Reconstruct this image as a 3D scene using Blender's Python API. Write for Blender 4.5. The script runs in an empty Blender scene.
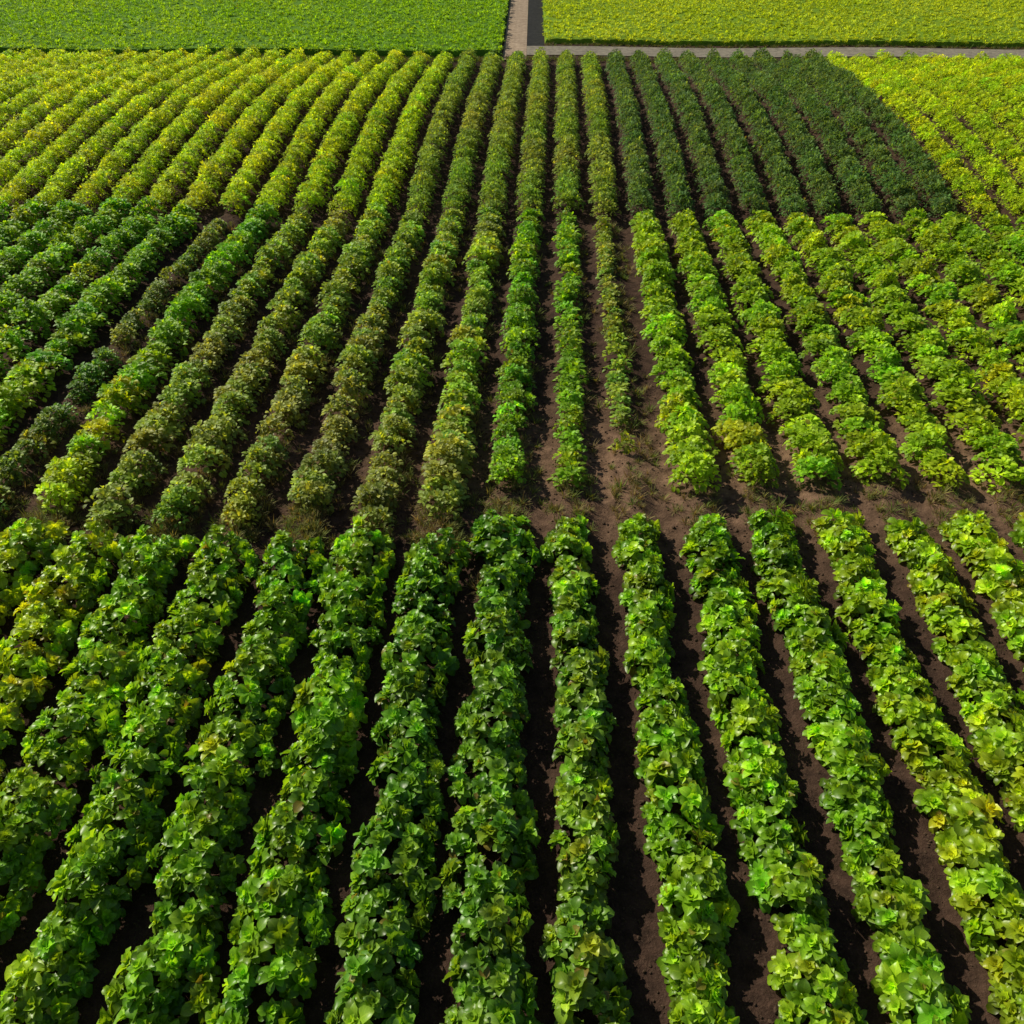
import bpy, math, random
import numpy as np
random.seed(7); rng=np.random.default_rng(7)
scene=bpy.context.scene
S=1.5; OFF=0.68; H_CAM=12.8
def smooth(a,b,t):
    t=np.clip((t-a)/(b-a),0,1); return t*t*(3-2*t)
def shear(y): return 0.025*np.maximum(y-15,0)
def terrain(x,y):
    x=np.asarray(x,float); y=np.asarray(y,float)
    h=0.75*np.sin(np.pi*np.clip((y-32)/(60.0-32),0,1))**2
    h=h*(1-0.35*np.exp(-(x/9)**2))
    h=h-0.22*np.exp(-((y-32.5)/3.0)**2)
    h=h+0.05*np.sin(x*0.31+1)*np.sin(y*0.23)
    return h
def ridge(x,y):
    p=(x-shear(y))/S-OFF
    m=smooth(60.2,59.3,y)*smooth(-6,-3,y)
    return 0.085*np.cos(2*np.pi*p)*m
def vnoise(x,y,sc,seed=0):
    x=np.asarray(x)/sc+seed*17.3; y=np.asarray(y)/sc+seed*9.1
    xi=np.floor(x); yi=np.floor(y); fx=x-xi; fy=y-yi
    def hsh(a,b):
        v=np.sin(a*127.1+b*311.7)*43758.5453; return v-np.floor(v)
    fx=fx*fx*(3-2*fx); fy=fy*fy*(3-2*fy)
    return (hsh(xi,yi)*(1-fx)+hsh(xi+1,yi)*fx)*(1-fy)+(hsh(xi,yi+1)*(1-fx)+hsh(xi+1,yi+1)*fx)*fy

# ---------------- node helpers
def newmat(name):
    m=bpy.data.materials.new(name); m.use_nodes=True
    nt=m.node_tree; nt.nodes.clear()
    return m,nt,nt.nodes,nt.links
def mth(nt,op,a,b=None,clamp=False):
    n=nt.nodes.new('ShaderNodeMath'); n.operation=op; n.use_clamp=clamp
    for i,v in enumerate((a,b)):
        if v is None: continue
        if isinstance(v,(int,float)): n.inputs[i].default_value=v
        else: nt.links.new(v,n.inputs[i])
    return n.outputs[0]
def mix(nt,f,a,b,blend='MIX'):
    n=nt.nodes.new('ShaderNodeMix'); n.data_type='RGBA'; n.blend_type=blend
    for s,v in ((n.inputs[0],f),(n.inputs[6],a),(n.inputs[7],b)):
        if isinstance(v,(int,float)): s.default_value=v
        elif isinstance(v,tuple): s.default_value=(*v,1)
        else: nt.links.new(v,s)
    return n.outputs[2]
def noise(nt,vec,scale,detail=4,rough=.6):
    n=nt.nodes.new('ShaderNodeTexNoise'); n.inputs['Scale'].default_value=scale
    n.inputs['Detail'].default_value=detail; n.inputs['Roughness'].default_value=rough
    nt.links.new(vec,n.inputs['Vector']); return n.outputs['Fac']
def ramp(nt,fac,a,b):
    n=nt.nodes.new('ShaderNodeMapRange'); n.inputs[1].default_value=a; n.inputs[2].default_value=b
    n.clamp=True; nt.links.new(fac,n.inputs[0]); return n.outputs[0]

def leaf_material(name,transl=0.35,rough=0.45,spec=0.4,veins=True):
    m,nt,N,L=newmat(name)
    at=N.new('ShaderNodeAttribute'); at.attribute_type='INSTANCER'; at.attribute_name='tint'
    lv=N.new('ShaderNodeAttribute'); lv.attribute_type='GEOMETRY'; lv.attribute_name='leafvar'
    yg=N.new('ShaderNodeAttribute'); yg.attribute_type='GEOMETRY'; yg.attribute_name='young'
    oi=N.new('ShaderNodeObjectInfo')
    v=mth(nt,'FRACT',mth(nt,'ADD',lv.outputs['Fac'],oi.outputs['Random']))
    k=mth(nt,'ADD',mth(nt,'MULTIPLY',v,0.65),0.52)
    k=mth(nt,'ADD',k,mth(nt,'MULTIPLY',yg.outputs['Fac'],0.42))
    kc=N.new('ShaderNodeCombineColor'); L.new(k,kc.inputs[0]); L.new(k,kc.inputs[1]); L.new(k,kc.inputs[2])
    c=mix(nt,1.0,at.outputs['Color'],kc.outputs[0],'MULTIPLY')
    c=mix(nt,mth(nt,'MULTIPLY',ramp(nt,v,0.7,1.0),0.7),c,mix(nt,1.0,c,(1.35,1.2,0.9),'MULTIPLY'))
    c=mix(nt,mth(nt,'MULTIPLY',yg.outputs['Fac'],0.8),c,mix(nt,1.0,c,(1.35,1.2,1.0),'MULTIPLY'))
    v2=mth(nt,'FRACT',mth(nt,'MULTIPLY',v,7.31))
    c=mix(nt,mth(nt,'MULTIPLY',ramp(nt,v2,0.982,0.99),0.7),c,(0.26,0.15,0.04))
    if veins:
        uv=N.new('ShaderNodeUVMap'); uv.uv_map='UVMap'
        sp=N.new('ShaderNodeSeparateXYZ'); L.new(uv.outputs[0],sp.inputs[0])
        du=mth(nt,'ABSOLUTE',mth(nt,'SUBTRACT',sp.outputs[0],0.5))
        rib=ramp(nt,du,0.06,0.02)
        side=mth(nt,'SINE',mth(nt,'MULTIPLY',mth(nt,'SUBTRACT',sp.outputs[1],mth(nt,'MULTIPLY',du,0.6)),45.0))
        side=mth(nt,'MULTIPLY',ramp(nt,side,0.7,1.0),0.3)
        f=mth(nt,'MAXIMUM',mth(nt,'MULTIPLY',rib,0.5),side)
        c=mix(nt,f,c,mix(nt,1.0,c,(1.8,1.5,1.8),'MULTIPLY'))
    p=N.new('ShaderNodeBsdfPrincipled'); L.new(c,p.inputs['Base Color'])
    p.inputs['Roughness'].default_value=rough
    p.inputs['Specular IOR Level'].default_value=spec
    t=N.new('ShaderNodeBsdfTranslucent'); L.new(mix(nt,1.0,c,(1.75,1.45,0.5),'MULTIPLY'),t.inputs[0])
    ms=N.new('ShaderNodeMixShader'); ms.inputs[0].default_value=transl
    L.new(p.outputs[0],ms.inputs[1]); L.new(t.outputs[0],ms.inputs[2])
    o=N.new('ShaderNodeOutputMaterial'); L.new(ms.outputs[0],o.inputs[0])
    return m
mat_broad=leaf_material('broad_leaf',0.42,0.38,0.45)
mat_med=leaf_material('medium_leaf',0.44,0.5,0.3,False)
mat_small=leaf_material('small_leaf',0.44,0.6,0.2,False)
mat_grass=leaf_material('grass_blade',0.3,0.7,0.15,False)

def soil_material():
    m,nt,N,L=newmat('soil')
    g=N.new('ShaderNodeNewGeometry'); pos=g.outputs['Position']
    sp=N.new('ShaderNodeSeparateXYZ'); L.new(pos,sp.inputs[0])
    n1=noise(nt,pos,0.35,3); n2=noise(nt,pos,3.5,6,.7); n3=noise(nt,pos,22,4,.7)
    c=mix(nt,ramp(nt,n2,0.3,0.72),(0.020,0.012,0.009),(0.085,0.048,0.034))
    c=mix(nt,mth(nt,'MULTIPLY',ramp(nt,n3,0.55,0.75),0.5),c,(0.15,0.10,0.072))
    c=mix(nt,mth(nt,'MULTIPLY',ramp(nt,n1,0.5,0.75),0.35),c,(0.12,0.072,0.045))
    wob=mth(nt,'MULTIPLY',noise(nt,pos,1.2,3),1.6)
    yy=mth(nt,'ADD',sp.outputs[1],wob)
    d=mth(nt,'ABSOLUTE',mth(nt,'SUBTRACT',yy,17.8))
    dry=mth(nt,'MULTIPLY',ramp(nt,d,4.0,0.6),0.65)
    dry=mth(nt,'MULTIPLY',dry,mth(nt,'ADD',0.5,ramp(nt,sp.outputs[0],-3,2)),True)
    c=mix(nt,dry,c,mix(nt,ramp(nt,n2,.3,.7),(0.06,0.034,0.021),(0.27,0.165,0.105)))
    gr=mix(nt,ramp(nt,n2,.3,.7),(0.05,0.10,0.015),(0.10,0.16,0.03))
    far=ramp(nt,sp.outputs[1],66,70)
    ax=mth(nt,'ABSOLUTE',sp.outputs[0]); out=ramp(nt,ax,56,60)
    bk=ramp(nt,sp.outputs[1],-6,-9)
    c=mix(nt,mth(nt,'MAXIMUM',mth(nt,'MAXIMUM',far,out),bk),c,gr)
    p=N.new('ShaderNodeBsdfPrincipled'); L.new(c,p.inputs['Base Color']); p.inputs['Roughness'].default_value=.95
    p.inputs['Specular IOR Level'].default_value=.1
    b=N.new('ShaderNodeBump'); b.inputs['Strength'].default_value=0.9; b.inputs['Distance'].default_value=0.08
    L.new(mth(nt,'ADD',n2,mth(nt,'MULTIPLY',n3,0.5)),b.inputs['Height']); L.new(b.outputs[0],p.inputs['Normal'])
    o=N.new('ShaderNodeOutputMaterial'); L.new(p.outputs[0],o.inputs[0]); return m
mat_soil=soil_material()
def simple_mat(name,ca,cb,sc=3,bump=.5,rough=.95):
    m,nt,N,L=newmat(name)
    g=N.new('ShaderNodeNewGeometry'); pos=g.outputs['Position']
    n2=noise(nt,pos,sc,6,.7); n1=noise(nt,pos,sc*.15,3)
    c=mix(nt,ramp(nt,n2,0.3,0.7),ca,cb)
    c=mix(nt,mth(nt,'MULTIPLY',ramp(nt,n1,.35,.7),.4),c,mix(nt,1.0,c,(.6,.6,.6),'MULTIPLY'))
    p=N.new('ShaderNodeBsdfPrincipled'); L.new(c,p.inputs['Base Color']); p.inputs['Roughness'].default_value=rough
    p.inputs['Specular IOR Level'].default_value=.1
    b=N.new('ShaderNodeBump'); b.inputs['Strength'].default_value=bump; b.inputs['Distance'].default_value=0.06
    L.new(n2,b.inputs['Height']); L.new(b.outputs[0],p.inputs['Normal'])
    o=N.new('ShaderNodeOutputMaterial'); L.new(p.outputs[0],o.inputs[0]); return m

# ---------------- mesh helpers
def grid_mesh(name,xs,ys,zf,mat):
    X,Y=np.meshgrid(xs,ys); Z=zf(X,Y)
    co=np.stack([X.ravel(),Y.ravel(),Z.ravel()],1).astype(np.float32)
    nx,ny=len(xs),len(ys)
    i=np.arange(nx*ny).reshape(ny,nx)
    q=np.stack([i[:-1,:-1],i[:-1,1:],i[1:,1:],i[1:,:-1]],-1).reshape(-1,4)
    me=bpy.data.meshes.new(name)
    me.vertices.add(len(co)); me.vertices.foreach_set('co',co.ravel())
    me.loops.add(q.size); me.loops.foreach_set('vertex_index',q.ravel().astype(np.int32))
    me.polygons.add(len(q)); me.polygons.foreach_set('loop_start',(np.arange(len(q))*4).astype(np.int32))
    me.update(calc_edges=True); me.validate()
    me.polygons.foreach_set('use_smooth',np.ones(len(me.polygons),bool))
    me.materials.append(mat)
    ob=bpy.data.objects.new(name,me); scene.collection.objects.link(ob); return ob

def ground_z(x,y):
    base=terrain(x,y)+ridge(x,y)
    m=smooth(61,59,y)*smooth(-8,-5,y)
    return base+m*((vnoise(x,y,0.35,1)-.5)*0.07+(vnoise(x,y,0.15,2)-.5)*0.035)
def coords(lo,hi,bands):
    out=[lo];
    while out[-1]<hi:
        v=out[-1]
        st=bands(v); out.append(v+st)
    out[-1]=hi
    return np.array(out)
xs=coords(-900,900,lambda v:0.1 if abs(v+.05)<11 else (0.2 if abs(v+.1)<45 else max(0.2,(abs(v)-45)*0.2)))
ys=coords(-300,1500,lambda v:0.12 if 2<v<40 else (0.3 if -8<v<=70 else max(1.0,abs(v-30)*0.1)))
grid_mesh('ground',xs,ys,ground_z,mat_soil)

class MB:
    def __init__(s): s.v=[];s.f=[];s.uv=[];s.var=[];s.yg=[]
    def leaf(s,base,az,pitch,length,width,curl,fold,n=4,wave=0.0,twist=0.0,prof=0.75,var=None,young=0.0):
        if var is None: var=random.random()
        b0=len(s.v); x=0;z=0;a=pitch; st=length/n
        ca,sa=math.cos(az),math.sin(az)
        for i in range(n+1):
            t=i/n
            w=width*0.5*max(0.06,math.sin(math.pi*(t**prof))) if i<n else width*0.04
            if i==0: w=width*0.07
            wv=wave*math.sin(i*2.3+var*9)
            nx,nz=-math.sin(a),math.cos(a)
            for j,u in enumerate((-1,0,1)):
                lift=abs(u)*w*fold+u*wv+u*w*twist*t
                lx=x+nx*lift; ly=u*w; lz=z+nz*lift
                s.v.append((base[0]+lx*ca-ly*sa, base[1]+lx*sa+ly*ca, base[2]+lz))
                s.uv.append((j/2,t)); s.var.append(var); s.yg.append(young)
            x+=st*math.cos(a); z+=st*math.sin(a); a-=curl/n
        for i in range(n):
            for j in range(2):
                p=b0+i*3+j; s.f.append((p,p+1,p+4,p+3))
    def make(s,name,mat):
        me=bpy.data.meshes.new(name); me.from_pydata(s.v,[],s.f)
        uvl=me.uv_layers.new(name='UVMap')
        li=np.empty(len(me.loops),np.int32); me.loops.foreach_get('vertex_index',li)
        uvl.data.foreach_set('uv',np.array(s.uv,np.float32)[li].ravel())
        at=me.attributes.new('leafvar','FLOAT','POINT'); at.data.foreach_set('value',np.array(s.var,np.float32))
        at=me.attributes.new('young','FLOAT','POINT'); at.data.foreach_set('value',np.array(s.yg,np.float32))
        me.polygons.foreach_set('use_smooth',np.ones(len(me.polygons),bool))
        me.materials.append(mat); me.update()
        return bpy.data.objects.new(name,me)
R=random.uniform
def collection(name,objs):
    c=bpy.data.collections.new(name)
    for i,o in enumerate(objs): c.objects.link(o)
    return c
# broad leafy rosettes: cupped leaves, upright and pale in the middle, drooping and darker outside
objs=[]
for vi in range(14):
    m=MB(); n=random.randint(15,20); a0=R(0,6.28)
    for i in range(n):
        t=i/(n-1)
        az=a0+i*2.4+R(-.35,.35)
        L=R(.14,.225)*(1-.40*t)
        r=.035*(1-t)
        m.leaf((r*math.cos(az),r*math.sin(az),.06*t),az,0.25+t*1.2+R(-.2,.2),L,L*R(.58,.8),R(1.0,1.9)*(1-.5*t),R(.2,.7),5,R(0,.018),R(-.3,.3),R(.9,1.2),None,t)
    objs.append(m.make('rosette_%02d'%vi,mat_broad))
col_broad=collection('broad_leaf_plants',objs)
def bush_mesh(name,mat,rx,ry,H,nc,nl,L0,L1,ratio,seg,spread):
    """a whole bush: shoots spread over a dome, each shoot a tuft of leaves"""
    m=MB()
    for c in range(nc):
        ph=R(0,6.28); r=math.sqrt(R(0,1)); 
        h=H*math.sqrt(max(0,1-.93*r*r))*R(.78,1.08)+.04
        if c%4==3: h*=R(.3,.8)
        cx,cy=r*math.cos(ph)*rx,r*math.sin(ph)*ry
        tilt=r**1.5*.95; cv=R(0,1)
        for i in range(nl):
            az=R(0,6.28); q=math.sqrt(R(0,1)); rr=q*spread
            y=1-q
            pit=.25+1.0*y+R(-.3,.3)-tilt*math.cos(az-ph)
            L=R(L0,L1)
            dz=R(-.02,.03)+.04*y-math.sin(tilt)*rr*math.cos(az-ph)
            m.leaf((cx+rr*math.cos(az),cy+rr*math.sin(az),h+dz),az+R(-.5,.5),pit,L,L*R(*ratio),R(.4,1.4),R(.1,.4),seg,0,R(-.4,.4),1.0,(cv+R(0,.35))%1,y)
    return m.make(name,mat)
col_round=collection('round_bushes',[bush_mesh('round_bush_%d'%i,mat_med,.48,.34,.66,21,17,.09,.155,(.6,.85),3,.12) for i in range(9)])
col_med=collection('row_bushes',[bush_mesh('row_bush_%d'%i,mat_med,.42,.28,.60,15,15,.09,.15,(.55,.8),3,.12) for i in range(9)])
col_thin=collection('thin_bushes',[bush_mesh('thin_bush_%d'%i,mat_med,.22,.22,.40,8,13,.08,.14,(.5,.8),3,.10) for i in range(7)])
col_hedge=collection('hedge_plants',[bush_mesh('hedge_plant_%d'%i,mat_small,.48,.32,.68,21,14,.08,.135,(.45,.7),2,.13) for i in range(9)])
objs=[]
for vi in range(8):
    m=MB(); n=26
    for i in range(n):
        az=R(0,6.28); r=R(0,.14); p=R(-.1,1.3)
        L=R(.07,.13)
        m.leaf((r*math.cos(az),r*math.sin(az),R(-.05,.06)),az+R(-.8,.8),p,L,L*R(.45,.65),R(.2,1.0),R(.1,.3),2,0,R(-.4,.4),.9)
    objs.append(m.make('fine_%02d'%vi,mat_small))
col_fine=collection('fine_leaf_plants',objs)
objs=[]
for vi in range(6):
    m=MB()
    for i in range(26):
        az=R(0,6.28); r=R(0,.1)
        L=R(.12,.3)
        m.leaf((r*math.cos(az),r*math.sin(az),0),az,R(.7,1.5),L,R(.012,.022),R(.2,1.3),.1,3,0,0,.6)
    objs.append(m.make('tuft_%02d'%vi,mat_grass))
col_tuft=collection('grass_tufts',objs)
import bmesh
mat_clod=simple_mat('clod_soil',(0.03,0.019,0.014),(0.12,0.075,0.05),9)
objs=[]
for vi in range(5):
    bm=bmesh.new(); bmesh.ops.create_icosphere(bm,subdivisions=2,radius=1)
    for v in bm.verts: v.co*=R(.75,1.15); v.co.z*=.65
    me=bpy.data.meshes.new('clod'); bm.to_mesh(me); bm.free(); me.materials.append(mat_clod)
    objs.append(bpy.data.objects.new('clod_%02d'%vi,me))
col_clod=collection('soil_clods_set',objs)

def scatter(name,P,rot,scl,tint,col):
    n=len(P); nvar=len(col.objects)
    me=bpy.data.meshes.new(name); me.vertices.add(n); me.vertices.foreach_set('co',P.astype(np.float32).ravel())
    def vec(nm,a):
        at=me.attributes.new(nm,'FLOAT_VECTOR','POINT'); at.data.foreach_set('vector',a.astype(np.float32).ravel())
    vec('rot',rot); vec('scl',scl); vec('tint',tint)
    at=me.attributes.new('vid','INT','POINT'); at.data.foreach_set('value',rng.integers(0,nvar,n).astype(np.int32))
    ob=bpy.data.objects.new(name,me); scene.collection.objects.link(ob)
    ng=bpy.data.node_groups.new(name+'_nodes','GeometryNodeTree')
    ng.interface.new_socket('Geometry',in_out='INPUT',socket_type='NodeSocketGeometry')
    ng.interface.new_socket('Geometry',in_out='OUTPUT',socket_type='NodeSocketGeometry')
    N=ng.nodes; L=ng.links
    gi=N.new('NodeGroupInput'); go=N.new('NodeGroupOutput')
    m2p=N.new('GeometryNodeMeshToPoints'); L.new(gi.outputs[0],m2p.inputs[0])
    ip=N.new('GeometryNodeInstanceOnPoints'); L.new(m2p.outputs[0],ip.inputs['Points'])
    ci=N.new('GeometryNodeCollectionInfo'); ci.inputs['Collection'].default_value=col
    ci.inputs['Separate Children'].default_value=True; ci.inputs['Reset Children'].default_value=True
    L.new(ci.outputs[0],ip.inputs['Instance']); ip.inputs['Pick Instance'].default_value=True
    def na(nm,dt):
        a=N.new('GeometryNodeInputNamedAttribute'); a.data_type=dt; a.inputs['Name'].default_value=nm
        return [o for o in a.outputs if o.enabled and o.name=='Attribute'][0]
    L.new(na('vid','INT'),ip.inputs['Instance Index'])
    e=N.new('FunctionNodeEulerToRotation'); L.new(na('rot','FLOAT_VECTOR'),e.inputs[0]); L.new(e.outputs[0],ip.inputs['Rotation'])
    L.new(na('scl','FLOAT_VECTOR'),ip.inputs['Scale'])
    L.new(ip.outputs[0],go.inputs[0])
    md=ob.modifiers.new('scatter','NODES'); md.node_group=ng
    print(name,n)
    return ob
def capc(T):
    T=np.minimum(T,.66); T[:,0]=np.minimum(T[:,0],T[:,1]*.84); return T
class Acc:
    def __init__(s): s.P=[];s.R=[];s.S=[];s.T=[]
    def raw(s,x,y,z,tilt,ph,sc,t):
        n=len(x)
        s.P.append(np.stack([x,y,z],-1)); s.R.append(np.stack([tilt,rng.normal(0,.12,n),ph+np.pi/2],-1))
        s.S.append(np.repeat(sc.reshape(-1,1),3,1)); s.T.append(t)
    def bush(s,x,y,sx,sz,c,tv=.12,spin=.35):
        n=len(x)
        if n==0: return
        s.P.append(np.stack([x,y,terrain(x,y)-.02],-1))
        s.R.append(np.stack([rng.normal(0,.08,n),rng.normal(0,.08,n),rng.integers(0,2,n)*np.pi+rng.normal(0,spin,n)],-1))
        a=rng.uniform(.9,1.12,n)
        s.S.append(np.stack([sx*a,np.sqrt(sx)*a,sz*rng.uniform(.85,1.15,n)],-1))
        c=c*np.exp(rng.normal(0,tv,(n,1)))*np.stack([np.exp(rng.normal(0,tv,n)),np.ones(n),np.ones(n)],-1)
        s.T.append(c)
    def out(s,name,col,gain=1.0):
        T=capc(np.concatenate(s.T)*gain)
        return scatter(name,np.concatenate(s.P),np.concatenate(s.R),np.concatenate(s.S),T,col)

def rowx(k,y): return S*(k+OFF)+shear(y)
def lerp(a,b,t):
    a=np.array(a,float);b=np.array(b,float); t=np.asarray(t)[...,None]; return a*(1-t)+b*t
C_LUSH=(.135,.32,.016); C_DARK=(.115,.24,.03); C_YEL=(.36,.50,.018); C_MID=(.22,.40,.02)
C_OLIVE=(.23,.30,.06); C_DRY=(.30,.23,.10); C_BLUE=(.080,.16,.050); C_DKG=(.115,.21,.055)

# ---- near block
A=Acc()
for k in range(-13,14):
    y1=15.0 if k>=-1 else 14.1
    y1+=R(-.2,.2)
    wide=.43 if k<-2 else (.38 if k<0 else .30)
    if k==0: wide=.26
    h=.72 if k<0 else .56
    sp_=.28
    m=int((y1-.4)/sp_)
    for lane,(u,st) in enumerate(((-1,0),(-.35,.5),(.35,0.05),(1,.55))):
        y=.4+(np.arange(m)+st)*sp_+rng.normal(0,.06,m)
        wob=.06*np.sin(y*.8+k*2)+.05*np.sin(y*2.1+k)
        wm=.72+.56*vnoise(np.full(m,float(k)*3),y,.6,3)
        x=rowx(k,y)+wob+u*wide*wm+rng.normal(0,.055,m)
        hm=.62+.7*vnoise(x,y,.42,8)
        hh=h*hm*(1-.5*abs(u)**1.6)*rng.uniform(.8,1.18,m)
        z=terrain(x,y)+hh-.08
        tilt=np.abs(u)*.75+rng.normal(0,.28,m)
        ph=(0 if u>0 else np.pi)+rng.normal(0,.6,m)
        t=vnoise(x,y,3.0,5)
        if k<=-7: c=lerp(C_MID,C_YEL,.1+.6*t)
        elif k<=-3: c=lerp(C_LUSH,C_MID,t*.9)
        elif k<=-1: c=lerp(C_DARK,C_LUSH,.3+.6*t)
        elif k==0: c=lerp(C_DARK,C_MID,.2+.7*t)
        elif k<=3: c=lerp(C_LUSH,C_MID,.2+.8*t)
        else: c=lerp(C_MID,C_YEL,.4*t)
        c=c*np.exp(rng.normal(0,.2,(m,1)))*np.stack([np.exp(rng.normal(0,.12,m)),np.ones(m),np.ones(m)],-1)
        keep=rng.random(m)<.96
        A.raw(x[keep],y[keep],z[keep],tilt[keep],ph[keep],rng.uniform(.9,1.5,m)[keep],c[keep])
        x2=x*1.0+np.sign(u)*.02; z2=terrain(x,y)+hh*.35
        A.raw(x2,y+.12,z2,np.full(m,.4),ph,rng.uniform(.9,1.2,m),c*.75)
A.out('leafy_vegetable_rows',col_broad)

# ---- middle block
RB=Acc(); MBk=Acc(); TB=Acc()
for k in range(-22,24):
    y0=16.2+R(-.2,.2)
    if k>=4: y0+=.4
    if k<=-2: y0=14.95+R(-.3,.3)
    y1=33.3+R(-.15,.15)
    if k>=2:
        by=np.arange(y0,y1,.50); by=by+rng.normal(0,.07,len(by)); bx=rowx(k,by)+rng.normal(0,.06,len(by))
        t=vnoise(bx,by,4,6)
        c=lerp(C_MID,C_YEL,.05+.5*t) if k>3 else lerp(C_MID,C_YEL,.4*t)
        RB.bush(bx,by,rng.uniform(.88,1.14,len(by)),rng.uniform(.8,1.2,len(by)),c,.12,.6)
    else:
        st=.36 if k>1 or k<0 else .30
        by=np.arange(y0,y1,st); by=by+rng.normal(0,.06,len(by)); bx=rowx(k,by)+rng.normal(0,.05,len(by))
        t=vnoise(bx,by,2.2,7+k)
        nearf=smooth(26,17,by); ac=MBk; sx=1.0; sz=1.0
        if k==1:
            keep=rng.random(len(by))<.88-.35*nearf; bx=bx-.12
            c=lerp(C_MID,C_OLIVE,.2+.7*t); ac=TB; sx=1.05
        elif k==0:
            keep=rng.random(len(by))<.97; c=lerp(C_LUSH,C_MID,.3+.7*t); ac=TB; sx=1.25; sz=1.15
        elif k==-1:
            keep=rng.random(len(by))<.97; c=lerp(C_LUSH,C_MID,.8*t); sx=.88
        elif k>=-7:
            keep=rng.random(len(by))<.97-.12*nearf*(k<-2); c=lerp(C_MID,C_OLIVE,.1+.7*t)
            dry=np.clip(nearf*.25+(t-.5)*.35,0,.4)[:,None]
            c=c*(1-dry)+np.array(C_DRY)*dry; sx=1.0
        elif k==-9:
            keep=rng.random(len(by))<.75; c=lerp(C_DARK,C_OLIVE,t); sx=.75; sz=.8
        else:
            keep=rng.random(len(by))<.98; c=lerp(C_LUSH,C_MID,.2+.6*t)
            yl=(smooth(24,17,by)*.7)[:,None]; c=c*(1-yl)+np.array(C_YEL)*yl; sx=1.15; sz=1.1
        bx,by,c=bx[keep],by[keep],c[keep]
        mod=.82+.36*vnoise(bx,by,.8,4)
        ac.bush(bx,by,sx*mod,sz*mod,c,.14)
RB.out('round_bush_rows',col_round,1.05); MBk.out('leafy_bush_rows',col_med,1.12); TB.out('sparse_crop_rows',col_thin,1.08)

# ---- far block
F=Acc()
for k in range(-29,30):
    y0=33.9+R(-.15,.15); y1=58.8
    by=np.arange(y0,y1,.40); by=by+rng.normal(0,.05,len(by))
    bx=rowx(k,by)+rng.normal(0,.03,len(by))
    t=vnoise(bx,by,3.5,9); sx=1.06; sz=1.0
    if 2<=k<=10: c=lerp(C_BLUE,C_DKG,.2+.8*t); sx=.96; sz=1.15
    elif k>10: c=lerp(C_MID,C_YEL,.5+.5*t); sx=1.0; sz=.95
    elif k>=-4: c=lerp(C_LUSH,C_OLIVE,.4+.6*t); sx=1.0
    else:
        u=smooth(-4,-9,np.full(len(by),float(k))); c=lerp(C_MID,C_YEL,.45+.25*t+.3*u)
    mod=.92+.16*vnoise(bx,by,1.1,4)
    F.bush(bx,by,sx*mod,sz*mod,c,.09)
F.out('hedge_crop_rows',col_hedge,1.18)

# ---- fields behind the road, track, road, dark strip
mat_fieldL=simple_mat('field_green',(0.07,0.17,0.012),(0.12,0.25,0.016),5,1.0)
mat_fieldR=simple_mat('field_yellow_green',(0.13,0.22,0.012),(0.2,0.32,0.02),5,1.0)
mat_track=simple_mat('track_dirt',(0.24,0.17,0.12),(0.44,0.34,0.25),2.5)
mat_road=simple_mat('gravel',(0.14,0.125,0.10),(0.32,0.28,0.22),3)
mat_dark_strip=simple_mat('dark_ground',(0.012,0.013,0.014),(0.035,0.034,0.032),3)
def slab(x0,x1,y0,y1,h):
    def f(x,y):
        e=np.minimum(np.minimum(x-x0,x1-x),np.minimum(y-y0,y1-y))
        return terrain(x,y)-.02+h*smooth(0,.12,e)+ (vnoise(x,y,.5,3)-.5)*.12*smooth(0,.2,e)
    return f
def edged(a,b,st):
    return np.unique(np.concatenate([[a,a+.06,a+.12],np.arange(a+.2,b-.2,st),[b-.12,b-.06,b]]))
grid_mesh('green_crop_field',edged(-62,-2.0,.3),edged(60.4,110,.3),slab(-62,-2.0,60.4,110,.42),mat_fieldL)
grid_mesh('yellow_green_crop_field',edged(.85,62,.3),edged(64.2,110,.3),slab(.85,62,64.2,110,.3),mat_fieldR)
grid_mesh('dirt_track',np.linspace(-1.85,-.35,12),np.arange(59.6,400,.5),lambda x,y:terrain(x,y)+.012+.02*np.sin((x+1.1)*9)**2,mat_track)
grid_mesh('gravel_road',np.arange(-.35+.01,90,.5),np.linspace(60.8,63.4,14),lambda x,y:terrain(x,y)+.02+.02*np.sin(y*4)**2,mat_road)
grid_mesh('dark_ground_strip',np.linspace(-.33,.8,8),np.arange(63.45,200,.5),lambda x,y:terrain(x,y)+.008,mat_dark_strip)  # flat strip of near-black ground along the right side of the track
def field(name,x0,x1,y0,y1,h,c0,c1,dens,sc,rowed):
    n=int((x1-x0)*(y1-y0)*dens)
    x=rng.uniform(x0,x1,n); y=rng.uniform(y0,y1,n)
    if rowed: y=np.round(y/.6)*.6+rng.normal(0,.09,n); 
    z=terrain(x,y)+h+rng.uniform(-.05,.06,n)
    t=.6*vnoise(x,y,4,2)+.4*vnoise(x,y*2.5,9,5)
    T=lerp(c0,c1,t)*np.exp(rng.normal(0,.08,(n,1)))
    Rr=np.stack([rng.normal(0,.25,n),rng.normal(0,.25,n),rng.uniform(0,6.28,n)],-1)
    Sc=np.repeat(sc*rng.uniform(.7,1.2,(n,1)),3,1)
    scatter(name,np.stack([x,y,z],-1),Rr,Sc,T,col_fine)
field('green_crop_foliage',-44,-2.0,60.4,86,.40,(.22,.49,.02),(.38,.62,.025),10,1.2,False)
field('yellow_green_crop_foliage',.9,44,64.2,86,.28,(.42,.60,.022),(.56,.70,.06),10,1.15,True)

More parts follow.
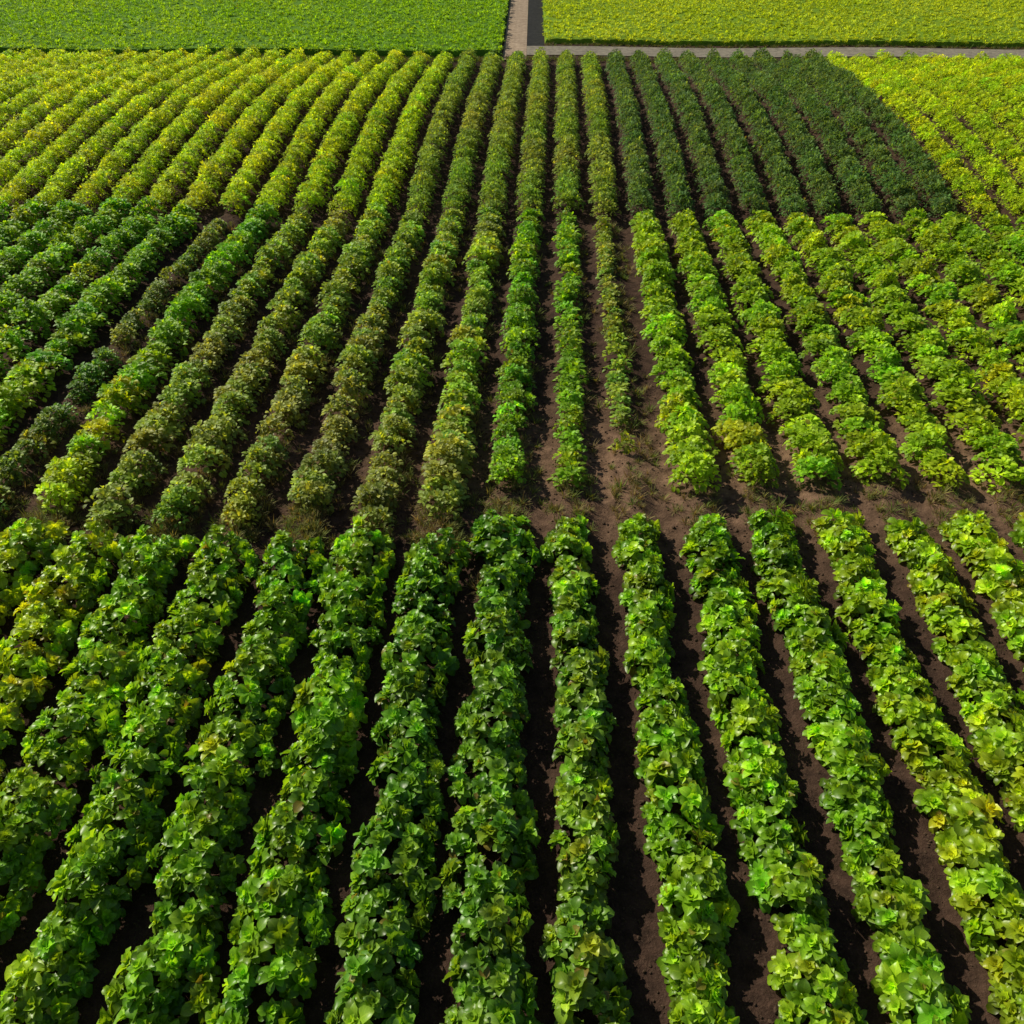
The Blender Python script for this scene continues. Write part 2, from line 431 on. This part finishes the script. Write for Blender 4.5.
# ---- tufts / weeds / dry stubble
n=5200
x=rng.uniform(-20,20,n); y=rng.normal(15.6,.7,n); left=x<0; y=np.where(left,rng.normal(14.8,.9,n),y)
keep=rng.random(n)<np.where(left,.95,.3); x,y=x[keep],y[keep]; n=len(x)
p=(x-shear(y))/S-OFF; keep=(np.abs(p-np.round(p))<.33)|(rng.random(n)<.15); x,y=x[keep],y[keep]
n2=2000; k2=rng.integers(-9,2,n2); y2=rng.uniform(16,33,n2); x2=rowx(k2,y2)+rng.normal(.25,.22,n2)
x=np.concatenate([x,x2]); y=np.concatenate([y,y2])
n=len(x)
T=lerp((.30,.22,.11),(.16,.25,.04),rng.random(n))
scatter('dry_grass',np.stack([x,y,ground_z(x,y)-.01],-1),np.stack([rng.normal(0,.2,n),rng.normal(0,.2,n),rng.uniform(0,6.28,n)],-1),np.repeat(rng.uniform(.5,1.1,(n,1)),3,1),T,col_tuft)
n=3500
x=rng.uniform(-45,45,n); y=rng.uniform(59.2,60.3,n); sel=rng.random(n)<.3
y=np.where(sel&(x>.9),rng.uniform(63.4,64.1,n),y)
T=lerp((.2,.18,.08),(.1,.17,.03),rng.random(n))
scatter('verge_grass',np.stack([x,y,terrain(x,y)],-1),np.stack([rng.normal(0,.2,n),rng.normal(0,.2,n),rng.uniform(0,6.28,n)],-1),np.repeat(rng.uniform(.5,.9,(n,1)),3,1),T,col_tuft)
n=13000
x=rng.uniform(-15,15,n); y=rng.uniform(1,22,n)
sc=rng.uniform(.012,.035,n)*np.where(rng.random(n)<.06,1.8,1)
scatter('soil_clods',np.stack([x,y,ground_z(x,y)+.003],-1),rng.uniform(0,6.28,(n,3)),np.repeat(sc[:,None],3,1),np.ones((n,3))*.1,col_clod)

# ---- light
elev=math.radians(38)
sdir=np.array([-0.80,0.60]); sdir/=np.linalg.norm(sdir)
from mathutils import Vector
d=Vector((sdir[0]*math.cos(elev),sdir[1]*math.cos(elev),math.sin(elev)))
sl=bpy.data.lights.new('sun','SUN'); sl.energy=5.0; sl.angle=math.radians(.5); sl.color=(1,.94,.76)
so=bpy.data.objects.new('sun',sl); scene.collection.objects.link(so)
so.rotation_euler=d.to_track_quat('Z','Y').to_euler(); so.location=(0,0,30)
w=bpy.data.worlds.new('World'); scene.world=w; w.use_nodes=True
nt=w.node_tree; bg=nt.nodes['Background']; sk=nt.nodes.new('ShaderNodeTexSky'); sk.sky_type='NISHITA'; sk.sun_disc=False
sk.sun_elevation=elev; sk.sun_rotation=math.atan2(sdir[0],sdir[1])
nt.links.new(sk.outputs[0],bg.inputs[0]); bg.inputs[1].default_value=.065
# ---- camera
cd=bpy.data.cameras.new('camera'); cd.lens=30; cd.sensor_width=36; cd.clip_end=4000
co=bpy.data.objects.new('camera',cd); scene.collection.objects.link(co)
co.location=(0,0,H_CAM); co.rotation_euler=(math.radians(50),0,math.radians(1.2))
scene.camera=co
scene.view_settings.view_transform='Standard'; scene.view_settings.look='None'; scene.view_settings.exposure=0
